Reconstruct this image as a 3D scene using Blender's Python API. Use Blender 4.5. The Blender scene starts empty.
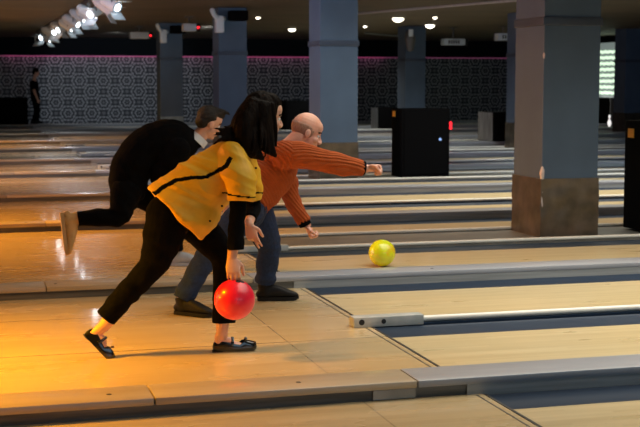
import bpy, bmesh, math, random
from mathutils import Vector, Matrix, noise
random.seed(7)
R = math.radians
# ---------------------------------------------------------------- camera, light, exposure
F = 1300.0                                   # focal length in pixels of a 640 px wide frame
PITCH = math.atan(133 / F); YAW = math.atan(361 / F); EYE = 1.49
sc = bpy.context.scene
cam_d = bpy.data.cameras.new('camera'); cam = bpy.data.objects.new('camera', cam_d)
sc.collection.objects.link(cam); sc.camera = cam
cam_d.sensor_width = 36; cam_d.lens = F / 640 * 36; cam_d.clip_end = 200
cam.location = (0, 0, EYE); cam.rotation_euler = (R(90) - PITCH, 0, -YAW)
cam_d.dof.use_dof = True; cam_d.dof.focus_distance = 7.3; cam_d.dof.aperture_fstop = 5.6
sc.view_settings.view_transform = 'Standard'; sc.view_settings.look = 'None'
sc.view_settings.gamma = 1; sc.view_settings.use_curve_mapping = False
sc.view_settings.exposure = 0.0
w = bpy.data.worlds.new('world'); sc.world = w; w.use_nodes = True
w.node_tree.nodes['Background'].inputs[0].default_value = (.55, .62, .8, 1)
w.node_tree.nodes['Background'].inputs[1].default_value = .03

def light(name, kind, loc, target, power, color, size=None, size_y=None, **kw):
    d = bpy.data.lights.new(name, kind); d.energy = power; d.color = color
    if kind == 'AREA':
        d.shape = 'RECTANGLE'; d.size = size; d.size_y = size_y or size
        if 'spread' in kw: d.spread = R(kw['spread'])
    elif kind == 'SPOT':
        d.spot_size = R(kw.get('angle', 60)); d.spot_blend = kw.get('blend', .5); d.shadow_soft_size = size or .1
    else: d.shadow_soft_size = size or .1
    o = bpy.data.objects.new(name, d); sc.collection.objects.link(o); o.location = loc
    if target is not None:
        o.rotation_euler = (Vector(target) - Vector(loc)).to_track_quat('-Z', 'Y').to_euler()
    return o
light('orange_spot', 'SPOT', (-5.2, 8.5, 1.4), (-.4, 7.0, 0.1), 900, (1, .42, .0), .12, angle=40, blend=.9)
light('orange_ceiling_spot', 'SPOT', (-2.1, 6.8, 2.9), (-.55, 6.9, 0), 4800, (1, .42, .0), .3, angle=70, blend=1)
light('orange_far_spot', 'SPOT', (-3.2, 13.5, 2.9), (-.0, 13.0, 0), 6000, (1, .42, .03), .3, angle=86, blend=1)  # extra unseen spots, added to carry orange along the far left floor
light('orange_far_spot', 'SPOT', (-3.2, 20.5, 2.9), (.2, 20.5, 0), 3400, (1, .43, .05), .3, angle=86, blend=1)
light('orange_far_spot', 'SPOT', (-3.2, 29, 2.9), (.4, 30, 0), 3000, (1, .45, .08), .3, angle=80, blend=1)
light('orange_glow', 'AREA', (-5.5, 15, 2.5), (-.5, 14, 0), 300, (1, .42, .02), 1.2, 6)
light('lane_ceiling_light_near', 'AREA', (6.8, 7.3, 2.9), (6.8, 7.3, 0), 380, (1, .95, .82), 9.4, 5, spread=125)
light('lane_ceiling_light_mid', 'AREA', (8.5, 15.5, 2.9), (8.5, 15.5, 0), 300, (1, .96, .82), 8, 5, spread=125)
light('camera_side_light', 'AREA', (5, -5, 2.4), (6, 10, .9), 130, (.52, .78, 1), 9, 2)  # cool area light behind the camera, its source unseen
light('left_light', 'AREA', (-9, 16, 1.9), (6, 17, 1.2), 190, (.95, .62, .9), 10, 1.6, spread=100)
light('orange_ceiling_fill', 'SPOT', (-2.5, 22, 1.2), (.2, 30, 2.95), 160, (1, .45, .05), .2, angle=36, blend=.3)  # added out-of-view spot that tints the left ceiling orange
light('blue_fill', 'AREA', (1.8, 17, 2.8), (5, 28, 1.2), 90, (.5, .75, 1), 4, .5)
light('blue_fill', 'AREA', (11.5, 15, 2.8), (11.5, 28, 1.2), 150, (.55, .78, 1), 4, .5)
light('truss_fill', 'SPOT', (.9, 18, 1.9), (2.4, 29, 2.75), 500, (.75, .9, 1), .1, angle=22, blend=.4)  # added unseen spot that brightens the lamp housings, no fixture here
for y_ in (24, 30, 36): light('far_lane_fill', 'SPOT', (11, y_, 2.9), (11, y_, 0), 420, (.95, 1, .95), .15, angle=140, blend=.7)  # added overhead spots to brighten the far lanes, without fixtures

# ---------------------------------------------------------------- helpers
CAMM = cam.rotation_euler.to_matrix()
def at(x, y, Y):
    """world point on the plane of world depth Y seen at photo position x, y"""
    d = CAMM @ Vector(((x - 320) / F, (213.5 - y) / F, -1))
    t = Y / d.y
    return Vector((d.x * t, Y, EYE + d.z * t))

def mat(name, col, rough=.6, metal=0, emit=None, es=0, spec=.5, coat=0, sheen=0, alpha=1):
    m = bpy.data.materials.new(name); m.use_nodes = True
    b = m.node_tree.nodes['Principled BSDF']
    b.inputs['Base Color'].default_value = (*col, 1); b.inputs['Roughness'].default_value = rough
    b.inputs['Metallic'].default_value = metal; b.inputs['Specular IOR Level'].default_value = spec
    b.inputs['Coat Weight'].default_value = coat; b.inputs['Coat Roughness'].default_value = .08
    b.inputs['Sheen Weight'].default_value = sheen
    if emit: b.inputs['Emission Color'].default_value = (*emit, 1); b.inputs['Emission Strength'].default_value = es
    return m
class NT:
    def __init__(s, m): s.m = m; s.t = m.node_tree; s.b = s.t.nodes['Principled BSDF']
    def n(s, typ, **kw):
        o = s.t.nodes.new(typ)
        for k, v in kw.items():
            if k.startswith('i_'):
                key = k[2:]; key = int(key) if key.isdigit() else key.replace('_', ' ')
                o.inputs[key].default_value = v
            else: setattr(o, k, v)
        return o
    def l(s, a, b): s.t.links.new(a, b)
    def math(s, op, a, b=None, c=None):
        o = s.t.nodes.new('ShaderNodeMath'); o.operation = op
        for i, v in enumerate((a, b, c)):
            if v is None: continue
            if isinstance(v, (int, float)): o.inputs[i].default_value = v
            else: s.l(v, o.inputs[i])
        return o.outputs[0]
    def mix(s, fac, a, b, typ='MIX'):
        o = s.t.nodes.new('ShaderNodeMix'); o.data_type = 'RGBA'; o.blend_type = typ
        for i, v in ((0, fac), (6, a), (7, b)):
            if isinstance(v, (int, float)): o.inputs[i].default_value = v
            elif isinstance(v, tuple): o.inputs[i].default_value = (*v, 1)
            else: s.l(v, o.inputs[i])
        return o.outputs[2]
    def ramp(s, fac, p0, p1):
        o = s.t.nodes.new('ShaderNodeMapRange'); o.inputs[1].default_value = p0; o.inputs[2].default_value = p1
        s.l(fac, o.inputs[0]); return o.outputs[0]
    def bump(s, h, strength, dist=.01):
        o = s.n('ShaderNodeBump'); o.inputs['Strength'].default_value = strength; o.inputs['Distance'].default_value = dist
        s.l(h, o.inputs['Height']); s.l(o.outputs[0], s.b.inputs['Normal'])
    def noise(s, scale, vec=None, sx=(1, 1, 1), detail=4, rough=.5):
        c = vec or s.n('ShaderNodeTexCoord').outputs['Object']
        mp = s.n('ShaderNodeMapping'); mp.inputs['Scale'].default_value = sx; s.l(c, mp.inputs[0])
        o = s.n('ShaderNodeTexNoise'); o.inputs['Scale'].default_value = scale; o.inputs['Detail'].default_value = detail
        o.inputs['Roughness'].default_value = rough; s.l(mp.outputs[0], o.inputs['Vector']); return o.outputs[0]

def wood_mat(name, c1, c2, rough=.2, board=.028, seam=None, coat=.35, crough=.1):
    m = mat(name, c1, rough, coat=coat); k = NT(m)
    k.b.inputs['Coat Roughness'].default_value = crough
    geo = k.n('ShaderNodeNewGeometry').outputs['Position']
    sep = k.n('ShaderNodeSeparateXYZ'); k.l(geo, sep.inputs[0])
    row = k.math('FLOOR', k.math('DIVIDE', sep.outputs[1], board))
    shift = k.math('FLOOR', k.math('ADD', k.math('MULTIPLY', sep.outputs[0], .55), k.math('MULTIPLY', row, .37)))
    cmb = k.n('ShaderNodeCombineXYZ'); k.l(row, cmb.inputs[0]); k.l(shift, cmb.inputs[1])
    wn = k.n('ShaderNodeTexWhiteNoise', noise_dimensions='2D'); k.l(cmb.outputs[0], wn.inputs[0])
    gr = k.noise(6, geo, (.5, 12, 1), 5)
    big = k.noise(.9, geo, (.5, 1.2, 1), 3)
    f = k.math('ADD', k.math('MULTIPLY', wn.outputs[0], .35), k.math('ADD', k.math('MULTIPLY', gr, .4), k.math('MULTIPLY', big, .35)))
    col = k.mix(k.ramp(f, .3, .85), c1, c2)
    if seam:
        fr = k.math('FRACT', k.math('DIVIDE', k.math('ADD', sep.outputs[1], seam[1]), seam[0]))
        s = k.math('LESS_THAN', fr, .012 / seam[0])
        col = k.mix(k.math('MULTIPLY', s, .7), col, (.05, .03, .015))
        fx = k.math('LESS_THAN', k.math('FRACT', k.math('DIVIDE', k.math('ADD', sep.outputs[0], 3.1), 2.44)), .004)
        col = k.mix(k.math('MULTIPLY', fx, .35), col, (.05, .03, .015))
    # small scuffs
    sp = k.noise(28, geo, (1, 1, 1), 2)
    col = k.mix(k.math('MULTIPLY', k.ramp(sp, .74, .8), .3), col, (.08, .05, .03))
    k.l(col, k.b.inputs['Base Color'])
    rr = k.noise(2.5, geo, (.6, 2, 1), 3)
    k.l(k.math('ADD', k.math('MULTIPLY', rr, .16), rough - .06), k.b.inputs['Roughness'])
    return m
M = {}
M['approach'] = wood_mat('approach_wood', (.50, .37, .19), (.62, .48, .27), .24, .06, seam=(1.07, .38), coat=.7, crough=.07)
M['lane'] = wood_mat('lane_wood', (.48, .37, .19), (.62, .50, .29), .28, .028, coat=.35, crough=.16)
M['gutter'] = mat('gutter_blue', (.009, .020, .042), .42, spec=.3)
def noisy(name, c1, c2, scale, rough=.6, metal=0, sx=(1, 1, 1), bump=0, lo=.35, hi=.65, **kw):
    m = mat(name, c1, rough, metal, **kw); k = NT(m); n_ = k.noise(scale, None, sx)
    k.l(k.mix(k.ramp(n_, lo, hi), c1, c2), k.b.inputs['Base Color'])
    if bump: k.bump(k.noise(scale * 2.5, None, sx), bump, .01)
    return m
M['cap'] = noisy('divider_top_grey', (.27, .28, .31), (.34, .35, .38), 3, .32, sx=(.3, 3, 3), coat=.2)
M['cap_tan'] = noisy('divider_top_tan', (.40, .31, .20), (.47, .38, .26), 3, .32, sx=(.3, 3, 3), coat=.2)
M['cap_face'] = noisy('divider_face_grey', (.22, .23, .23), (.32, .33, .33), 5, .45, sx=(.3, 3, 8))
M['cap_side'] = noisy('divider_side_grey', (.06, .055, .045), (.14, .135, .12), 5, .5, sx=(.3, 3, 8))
M['strip'] = noisy('pillar_strip_grey', (.10, .095, .085), (.15, .145, .13), 4, .4)
M['rail'] = mat('white_rail', (.62, .60, .54), .3, coat=.3)
M['bracket'] = noisy('grey_bracket', (.32, .34, .33), (.42, .43, .42), 9, .4)
M['dark'] = mat('black_hole', (.006, .006, .006), .6)
M['foul'] = mat('foul_line_black', (.02, .018, .015), .5)
M['pillar'] = noisy('pillar_paint', (.052, .086, .138), (.062, .102, .162), 2, .5)
M['band'] = mat('pillar_moulding', (.035, .05, .08), .4)
M['chip'] = mat('bare_plaster', (.55, .48, .46), .8)
M['clad'] = noisy('worn_metal_cladding', (.15, .13, .10), (.24, .20, .16), 5, .36, 1.0, sx=(1, 1, 1))
M['ceil'] = noisy('ceiling_brown', (.12, .10, .07), (.155, .125, .085), .8, .7)
M['black_wall'] = mat('upper_wall_black', (.004, .006, .009), .8, spec=.15)
M['box'] = mat('black_cabinet', (.003, .003, .0035), .8, spec=.04)
M['boxside'] = noisy('scuffed_cabinet_side', (.08, .08, .085), (.2, .2, .21), 4, .35, .4, sx=(4, 4, .5))
M['white_metal'] = mat('white_lamp_housing', (.62, .70, .76), .4)
M['grey_metal'] = mat('dull_grey_metal', (.14, .14, .14), .5, .5)
M['lamp_face'] = mat('lamp_face', (.9, .95, 1), .3, emit=(.85, .95, 1), es=9)
M['down'] = mat('downlight_bulb', (1, .95, .8), .3, emit=(1, .9, .7), es=6)
M['red'] = mat('red_led', (1, 0, 0), .3, emit=(1, .02, .03), es=2.5)
M['blue_led'] = mat('blue_led', (.3, .5, 1), .3, emit=(.3, .5, 1), es=.4)
M['pink'] = mat('pink_strip', (.8, .2, .45), .5, emit=(.9, .22, .5), es=.07)
M['orange_sticker'] = mat('orange_sticker', (.8, .35, .03), .5)
M['screen'] = mat('lit_panel', (.35, .4, .38), .5, emit=(.45, .55, .52), es=.32)
M['screen_bar'] = mat('lit_panel_bars', (.8, 1, .8), .5, emit=(.75, 1, .72), es=1.15)
M['pin'] = mat('pin_white_glowing', (.9, .9, .9), .25, emit=(1, .96, .95), es=1.0)  # emission stands in for the bright light on the pin
M['pin_red'] = mat('pin_stripe', (.7, .05, .04), .3)

# wallpaper
def wallpaper():
    m = mat('damask_wallpaper', (.05, .05, .055), .55); k = NT(m)
    geo = k.n('ShaderNodeNewGeometry').outputs['Position']
    sep = k.n('ShaderNodeSeparateXYZ'); k.l(geo, sep.inputs[0])
    u = k.math('DIVIDE', sep.outputs[0], .81); v = k.math('DIVIDE', sep.outputs[2], .74)
    vals = []
    for o in (0, .5):
        a = k.math('SUBTRACT', k.math('FRACT', k.math('ADD', u, o)), .5)
        b = k.math('SUBTRACT', k.math('FRACT', k.math('ADD', v, o)), .5)
        a = k.math('MULTIPLY', a, 1.12)
        d = k.math('SQRT', k.math('ADD', k.math('MULTIPLY', a, a), k.math('MULTIPLY', b, b)))
        th = k.math('ARCTAN2', a, b)
        vals.append((d, th))
    (d1, t1), (d2, t2) = vals
    sel = k.math('LESS_THAN', d1, d2)
    d = k.math('MINIMUM', d1, d2)
    th = k.math('ADD', k.math('MULTIPLY', t1, sel), k.math('MULTIPLY', t2, k.math('SUBTRACT', 1, sel)))
    pet = k.math('COSINE', k.math('MULTIPLY', th, 6))
    dd = k.math('ADD', d, k.math('MULTIPLY', pet, .02))
    ring = k.math('COSINE', k.math('MULTIPLY', dd, 38))
    fine = k.math('COSINE', k.math('MULTIPLY', th, 12))
    val = k.math('ADD', ring, k.math('MULTIPLY', fine, .45))
    f = k.ramp(val, .0, .85)
    fade = k.ramp(d, .52, .34)
    f = k.math('MULTIPLY', f, k.math('ADD', k.math('MULTIPLY', fade, .8), .2))
    k.l(k.mix(f, (.02, .025, .035), (.42, .43, .45)), k.b.inputs['Base Color'])
    return m
M['paper'] = wallpaper()

def link(name, me, parent=None):
    o = bpy.data.objects.new(name, me); sc.collection.objects.link(o)
    if parent: o.parent = parent
    return o
def obj(name, bm, mats, parent=None, smooth=True, bevel=0):
    me = bpy.data.meshes.new(name)
    if bevel: bmesh.ops.bevel(bm, geom=[e for e in bm.edges if len(e.link_faces) == 2 and e.calc_face_angle(0) > .6], offset=bevel, segments=2, affect='EDGES', profile=.6)
    bmesh.ops.recalc_face_normals(bm, faces=bm.faces)
    bm.to_mesh(me); bm.free()
    for mm in (mats if isinstance(mats, (list, tuple)) else [mats]): me.materials.append(M[mm] if isinstance(mm, str) else mm)
    if smooth:
        for p in me.polygons: p.use_smooth = True
        me.set_sharp_from_angle(angle=R(38))
    return link(name, me, parent)
def tag(o, label=None, cat=None, group=None, kind=None):
    if label: o['label'] = label
    if cat: o['category'] = cat
    if group: o['group'] = group
    if kind: o['kind'] = kind
    return o
def thing(name, label, cat, loc=(0, 0, 0), rz=0, group=None):
    o = bpy.data.objects.new(name, None); sc.collection.objects.link(o); o.empty_display_size = .1
    o.location = loc; o.rotation_euler = (0, 0, rz)
    return tag(o, label, cat, group)
def box(bm, x0, x1, y0, y1, z0, z1, mi=0):
    r = bmesh.ops.create_cube(bm, size=1)
    for v in r['verts']:
        v.co = Vector(((x0 + x1) / 2 + v.co.x * (x1 - x0), (y0 + y1) / 2 + v.co.y * (y1 - y0), (z0 + z1) / 2 + v.co.z * (z1 - z0)))
    for f in {f for v in r['verts'] for f in v.link_faces}: f.material_index = mi
    return r['verts']
def ell(bm, c, r, rot=None, seg=20):
    q = bmesh.ops.create_uvsphere(bm, u_segments=seg, v_segments=seg // 2 + 2, radius=1)
    for v in q['verts']:
        p = Vector((v.co.x * r[0], v.co.y * r[1], v.co.z * r[2]))
        if rot is not None: p = rot @ p
        v.co = p + Vector(c)
def cyl(bm, a, b, r0, r1=None, seg=16, mi=0):
    a = Vector(a); b = Vector(b); r1 = r0 if r1 is None else r1
    q = bmesh.ops.create_cone(bm, cap_ends=True, segments=seg, radius1=r0, radius2=r1, depth=(b - a).length)
    rot = (b - a).to_track_quat('Z', 'Y').to_matrix()
    for v in q['verts']: v.co = rot @ v.co + (a + b) / 2
    for f in {f for v in q['verts'] for f in v.link_faces}: f.material_index = mi
def cr(p0, p1, p2, p3, t):
    return .5 * ((2 * p1) + (p2 - p0) * t + (2 * p0 - 5 * p1 + 4 * p2 - p3) * t * t + (3 * p1 - p0 - 3 * p2 + p3) * t ** 3)
def tube(bm, pts, ru, rv=None, side=(0, 1, 0), n=20, sub=6, cap0=True, cap1=True, power=2.0):
    """loft through pts; ru = half width along `side`, rv = half width across it; capN rounds the end"""
    pts = [Vector(p) for p in pts]; rv = rv or ru
    if isinstance(ru, (int, float)): ru = [ru] * len(pts)
    if isinstance(rv, (int, float)): rv = [rv] * len(pts)
    P, A, B = [], [], []
    m = len(pts)
    for i in range(m - 1):
        ks = [max(i - 1, 0), i, i + 1, min(i + 2, m - 1)]
        for s in range(sub):
            t = s / sub
            P.append(cr(*[pts[k] for k in ks], t)); A.append(max(.001, cr(*[ru[k] for k in ks], t))); B.append(max(.001, cr(*[rv[k] for k in ks], t)))
    P.append(pts[-1]); A.append(ru[-1]); B.append(rv[-1])
    T = [(P[min(i + 1, len(P) - 1)] - P[max(i - 1, 0)]).normalized() for i in range(len(P))]
    rings = []
    def ring(p, t, a, b):
        s = Vector(side); s = (s - t * s.dot(t)).normalized(); v = t.cross(s)
        out = []
        for k in range(n):
            an = 2 * math.pi * k / n; c, d = math.cos(an), math.sin(an)
            e = 2 / power
            out.append(bm.verts.new(p + s * a * math.copysign(abs(c) ** e, c) + v * b * math.copysign(abs(d) ** e, d)))
        rings.append(out)
    if cap0:
        for k in (3, 2, 1):
            an = R(90 * k / 3.3); rr = min(A[0], B[0])
            ring(P[0] - T[0] * rr * math.sin(an), T[0], A[0] * math.cos(an), B[0] * math.cos(an))
    for p, t, a, b in zip(P, T, A, B): ring(p, t, a, b)
    if cap1:
        for k in (1, 2, 3):
            an = R(90 * k / 3.3); rr = min(A[-1], B[-1])
            ring(P[-1] + T[-1] * rr * math.sin(an), T[-1], A[-1] * math.cos(an), B[-1] * math.cos(an))
    for a, b in zip(rings, rings[1:]):
        for k in range(n): bm.faces.new((a[k], a[(k + 1) % n], b[(k + 1) % n], b[k]))
    bm.faces.new(rings[0][::-1]); bm.faces.new(rings[-1])
def fuse(name, bm, mats, parent, voxel=.006, smooth=3, disp=None, paint=None, decimate=None):
    """union the overlapping shapes of bm into one continuous skin"""
    bmesh.ops.recalc_face_normals(bm, faces=bm.faces)
    me = bpy.data.meshes.new('tmp'); bm.to_mesh(me); bm.free()
    t = bpy.data.objects.new('tmp', me); sc.collection.objects.link(t)
    md = t.modifiers.new('r', 'REMESH'); md.mode = 'VOXEL'; md.voxel_size = voxel; md.use_smooth_shade = True
    sm = t.modifiers.new('s', 'SMOOTH'); sm.iterations = smooth; sm.factor = .5
    dg = bpy.context.evaluated_depsgraph_get(); dg.update()
    res = bpy.data.meshes.new_from_object(t.evaluated_get(dg))
    bpy.data.objects.remove(t); bpy.data.meshes.remove(me)
    if disp:
        ns = [v.normal.copy() for v in res.vertices]
        for v, nn in zip(res.vertices, ns): v.co += nn * disp(v.co)
    res.materials.clear()
    for mm in (mats if isinstance(mats, (list, tuple)) else [mats]): res.materials.append(M[mm])
    for p in res.polygons:
        p.use_smooth = True
        if paint: p.material_index = paint(p.center, p.normal)
    res.name = name
    return link(name, res, parent)

# ---------------------------------------------------------------- the setting
X0, X1 = -7.0, 21.6       # left end of the approach, end wall
FOUL, PIN = 2.38, 20.75
WALL = 45.45; CEIL = 2.95; CELL = 7.4; A0 = 5.66
def plane(name, pts, m, kind='structure'):
    bm = bmesh.new(); bm.faces.new([bm.verts.new(p) for p in pts]); o = obj(name, bm, m, smooth=False); o['kind'] = kind; return o
bm = bmesh.new(); box(bm, X0, FOUL, 1.0, WALL, -.2, 0); tag(obj('floor', bm, 'approach', smooth=False), kind='structure')
bm = bmesh.new(); box(bm, FOUL, X1, 1.0, WALL, -.4, -.12); tag(obj('floor', bm, 'dark', smooth=False), kind='structure')
bm = bmesh.new(); box(bm, X0, X1, WALL, WALL + .2, -.4, 2.3); tag(obj('wall_back', bm, 'paper', smooth=False), kind='structure')
bm = bmesh.new(); box(bm, X0, X1, WALL - .04, WALL + .2, 2.34, CEIL + .1); tag(obj('wall_back_upper', bm, 'black_wall', smooth=False), kind='structure')
bm = bmesh.new(); box(bm, X0, X1, WALL - .012, WALL, 2.3, 2.34); tag(obj('trim_1', bm, 'pink', smooth=False), kind='structure')
bm = bmesh.new(); box(bm, X1, X1 + .2, 1.0, WALL + .2, -.4, CEIL + .1); tag(obj('wall_right', bm, 'dark', smooth=False), kind='structure')
bm = bmesh.new(); box(bm, X0, X1 + .2, 1.0, WALL + .2, CEIL, CEIL + .15); tag(obj('ceiling', bm, 'ceil', smooth=False), kind='structure')
light('wall_wash', 'SPOT', (6.6, 35, 2.88), (7.3, 45.4, 1.0), 260, (.8, .9, 1), .1, angle=60, blend=.35)
light('wall_wash_left', 'SPOT', (4.6, 39.5, 2.88), (5.4, 45.4, 1.2), 160, (.8, .88, 1), .1, angle=54, blend=.3)
for i, x in enumerate((3.2, 6.6, 10, 13.4)):
    light('pink_glow', 'AREA', (x, WALL - .12, 2.33), (x, WALL, 1.5), 1.3, (1, .25, .55), 3.3, .05)

ORD = ['first', 'second', 'third', 'fourth', 'fifth', 'sixth', 'seventh', 'eighth', 'ninth', 'tenth', 'eleventh', 'twelfth', 'thirteenth', 'fourteenth',
       'fifteenth', 'sixteenth', 'seventeenth', 'eighteenth', 'nineteenth', 'twentieth', 'twenty-first', 'twenty-second', 'twenty-third', 'twenty-fourth', 'twenty-fifth', 'twenty-sixth']
def gutter_bm(y0, y1, x1=PIN):
    bm = bmesh.new(); n = 8; vs = []
    yc = (y0 + y1) / 2; r = (y1 - y0) / 2
    for X in (FOUL + .02, x1):
        vs.append([bm.verts.new((X, yc - r * math.cos(math.pi * k / n), -.003 - .012 * math.sin(math.pi * k / n))) for k in range(n + 1)] +
                  [bm.verts.new((X, yc + r, -.1)), bm.verts.new((X, yc - r, -.1))])
    m = len(vs[0])
    for k in range(m): bm.faces.new((vs[0][k], vs[0][(k + 1) % m], vs[1][(k + 1) % m], vs[1][k]))
    bm.faces.new(vs[0]); bm.faces.new(vs[1][::-1])
    return bm
slots = []; caps = []; rails = []; strips = []
k = -1
for k in range(-1, 6):
    b = A0 + CELL * k
    for s0, s1 in ((.28, 1.74), (1.87, 3.31), (3.60, 5.255), (6.265, 7.39)):
        if b + s0 > 4.0 and b + s1 < WALL + .1: slots.append((b + s0, b + s1))
    for c in (0, 3.32):
        if 4 < b + c and b + c + .27 < WALL: caps.append(b + c)
    if 4 < b + 1.73 < WALL - .5: rails.append(b + 1.75)
    if 4 < b + 5.27 < WALL - 1: strips.append((b + 5.27, b + 6.25))
for i, (y0, y1) in enumerate(slots):
    g = .33
    if i == 0: g = .3
    t = thing('bowling_lane', 'pale wooden bowling lane between dark blue gutters, %s lane from the front of the hall' % ORD[i], 'bowling lane', (0, 0, 0), group='bowling lanes across the hall')
    bm = bmesh.new(); box(bm, FOUL + .02, PIN, y0 + .17, y1 - g, -.12, 0); obj('lane_surface', bm, 'lane', t, smooth=False)
    obj('gutter', gutter_bm(y0 + .0, y0 + .17), 'gutter', t); obj('gutter', gutter_bm(y1 - g, y1), 'gutter', t)
for i, y in enumerate(caps):
    t = thing('lane_divider', 'low grey raised divider between lanes, %s from the front%s' % (ORD[i], (', nearest the camera' if i == 0 else (', behind the woman' if i == 1 else ''))), 'lane divider', (0, 0, 0), group='raised dividers between the lanes')
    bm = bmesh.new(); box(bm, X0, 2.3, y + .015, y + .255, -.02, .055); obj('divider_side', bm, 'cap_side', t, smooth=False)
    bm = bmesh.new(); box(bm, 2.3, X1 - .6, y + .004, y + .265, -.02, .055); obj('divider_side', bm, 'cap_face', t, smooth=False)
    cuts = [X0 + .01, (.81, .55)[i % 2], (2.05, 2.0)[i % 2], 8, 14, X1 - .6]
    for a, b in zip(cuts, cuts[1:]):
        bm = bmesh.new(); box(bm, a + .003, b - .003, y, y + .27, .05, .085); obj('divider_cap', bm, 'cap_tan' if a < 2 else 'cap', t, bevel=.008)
    bm = bmesh.new(); box(bm, 1.83, 2.04, y + .004, y + .05, .005, .05); obj('divider_ledge', bm, 'clad' if i == 0 else 'cap_side', t, smooth=False)
    for X in (.62, 1.5, 3.4):
        bm = bmesh.new(); cyl(bm, (X, y + .12, .084), (X, y + .12, .0865), .012); obj('screw_head', bm, 'dark', t)
def rail_geo(y, i, label, group, y_b=.1):
    t = thing('gutter_rail', label, 'rail', (0, 0, 0), group=group)
    bm = bmesh.new(); tube(bm, [(2.65, y + .05, .028), (9, y + .05, .028), (PIN, y + .05, .028)], .02, .02, sub=2, n=14); obj('rail_tube', bm, 'rail', t)
    bm = bmesh.new(); box(bm, 2.62, PIN, y + .02, y + .08, -.11, .008); obj('rail_base', bm, 'gutter', t, smooth=False)
    bm = bmesh.new(); box(bm, 2.27, 2.72, y, y + .1, -.0 if y_b else 0, .062); obj('end_bracket', bm, 'bracket', t, bevel=.006)
    for X in (2.32, 2.46):
        bm = bmesh.new(); cyl(bm, (X, y - .0015, .033), (X, y + .01, .033), .018 if X < 2.4 else .015); obj('bracket_hole', bm, 'dark', t)
    return t
for i, y in enumerate(rails):
    rail_geo(y, i, 'white tubular gutter rail with grey end bracket, %s rail from the front' % ORD[i] + (', nearest' if i == 0 else ''), 'rails between paired lanes')
for i, (y0, y1) in enumerate(strips):
    t = thing('pillar_strip', 'dark grey floor strip edged with white rails, %s strip from the front, carrying a pillar row' % ORD[i], 'floor strip', (0, 0, 0), group='floor strips under the pillars')
    bm = bmesh.new(); box(bm, FOUL - .1, X1 - .6, y0, y1, -.02 - .1, .012); obj('strip_surface', bm, 'strip', t, smooth=False)
    for yy in (y0 + .03, y1 - .03):
        bm = bmesh.new(); tube(bm, [(2.5, yy, .03), (PIN, yy, .03)], .018, .018, sub=2, n=12); obj('edge_rail', bm, 'rail', t)
    bm = bmesh.new(); box(bm, 2.3, 2.75, y0, y0 + .07, .0, .062); obj('end_bracket', bm, 'bracket', t, bevel=.006)
for k2 in range(1):
    bm = bmesh.new()
    ok = sorted(slots)
    for y0, y1 in ok:
        box(bm, FOUL + .004, FOUL + .016, y0, y1, -.01, .0015)
        box(bm, FOUL - .04, FOUL - .032, y0, y1, -.01, .0012)
    tag(obj('trim_2', bm, 'foul', smooth=False), kind='structure')

# pillars
def pillar(x, y, label, sx=.58, sy=.64):
    t = thing('pillar', label, 'pillar', (x, y, 0), group='square blue grey pillars')
    bm = bmesh.new(); box(bm, 0, sx, 0, sy, .55, CEIL); obj('shaft', bm, 'pillar', t, smooth=False, bevel=.006)
    bm = bmesh.new(); box(bm, -.012, sx + .012, -.012, sy + .012, .012, .57)
    bmesh.ops.subdivide_edges(bm, edges=bm.edges[:], cuts=14, use_grid_fill=True)
    for v in bm.verts: v.co += Vector([(noise.noise(v.co * 9 + Vector((x, y, j * 7))) * .006) * (j < 2) for j in range(3)])
    obj('metal_cladding', bm, 'clad', t)
    bm = bmesh.new(); box(bm, -.018, sx + .018, -.018, sy + .018, 2.0, 2.08); obj('moulding', bm, 'band', t, bevel=.01)
    return t
PL = ['nearest blue grey square pillar, right of the yellow ball, worn metal around its foot', 'blue grey square pillar behind the man in orange', 'blue grey square pillar above the woman in yellow, behind the black-haired heads', 'farthest blue grey pillar on the left, above the man in black']
for i in range(4): p1 = pillar((5.27, 5.17, 5.09, 5.02)[i], (11.19, 18.6, 25.95, 33.35)[i], PL[i])
bm = bmesh.new()
near = bpy.data.objects['pillar']
for z, h_, r_ in ((.62, .07, .022), (.36, .1, .014), (.2, .07, .012), (1.72, .03, .012), (.46, .04, .01)):
    ell(bm, (.004, .002, z), (r_, r_, h_), seg=12)
for v in bm.verts: v.co += Vector((noise.noise(v.co * 30) * .01, noise.noise(v.co * 33) * .01, 0))
obj('chipped_corner', bm, 'chip', near)
for i in (2, 3): pillar(11.66, 11.19 + CELL * i, ['blue grey pillar edge seen just left of the nearest pillar', 'blue grey pillar standing behind the large black cabinet'][i - 2])
pillar(18.25, 11.19 + CELL * 3, 'pillar at the far right beside the lit striped panel')

# black cabinets
def cabinet(x, y, w_, d_, h_, label, led=None, side='box', sticker=False, rz=0, name='speaker_cabinet', z=.012):
    t = thing(name, label, 'cabinet', (x, y, z), rz, group='black cabinets standing on the lane strips')
    bm = bmesh.new(); box(bm, 0, w_, 0, d_, .0, h_, 0)
    for f in bm.faces:
        if f.normal.x < -.5: f.material_index = 1
    obj('case', bm, ['box', side], t, smooth=False, bevel=.012)
    bm = bmesh.new(); box(bm, .04, w_ - .04, -.012, 0, .05, h_ - .05); obj('front_panel', bm, 'box', t, smooth=False, bevel=.004)
    if led: bm = bmesh.new(); cyl(bm, (led[0], -.02, led[1]), (led[0], -.012, led[1]), .022); obj('led', bm, 'blue_led', t)
    if sticker: bm = bmesh.new(); box(bm, -.006, .004, sticker[0], sticker[0] + sticker[2], sticker[1], sticker[1] + .09); obj('sticker', bm, 'orange_sticker', t)
cabinet(6.5, 18.76, .78, .48, 1.05, 'large tall black cabinet with a tiny blue light, right of the outstretched fist', led=(.62, .58), sticker=(.3, .92, .12))
cabinet(6.38, 11.05, .9, .6, 1.07, 'black cabinet with an orange sticker, cut off by the right photo edge', sticker=(.42, .9, .11), z=.03)
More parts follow.
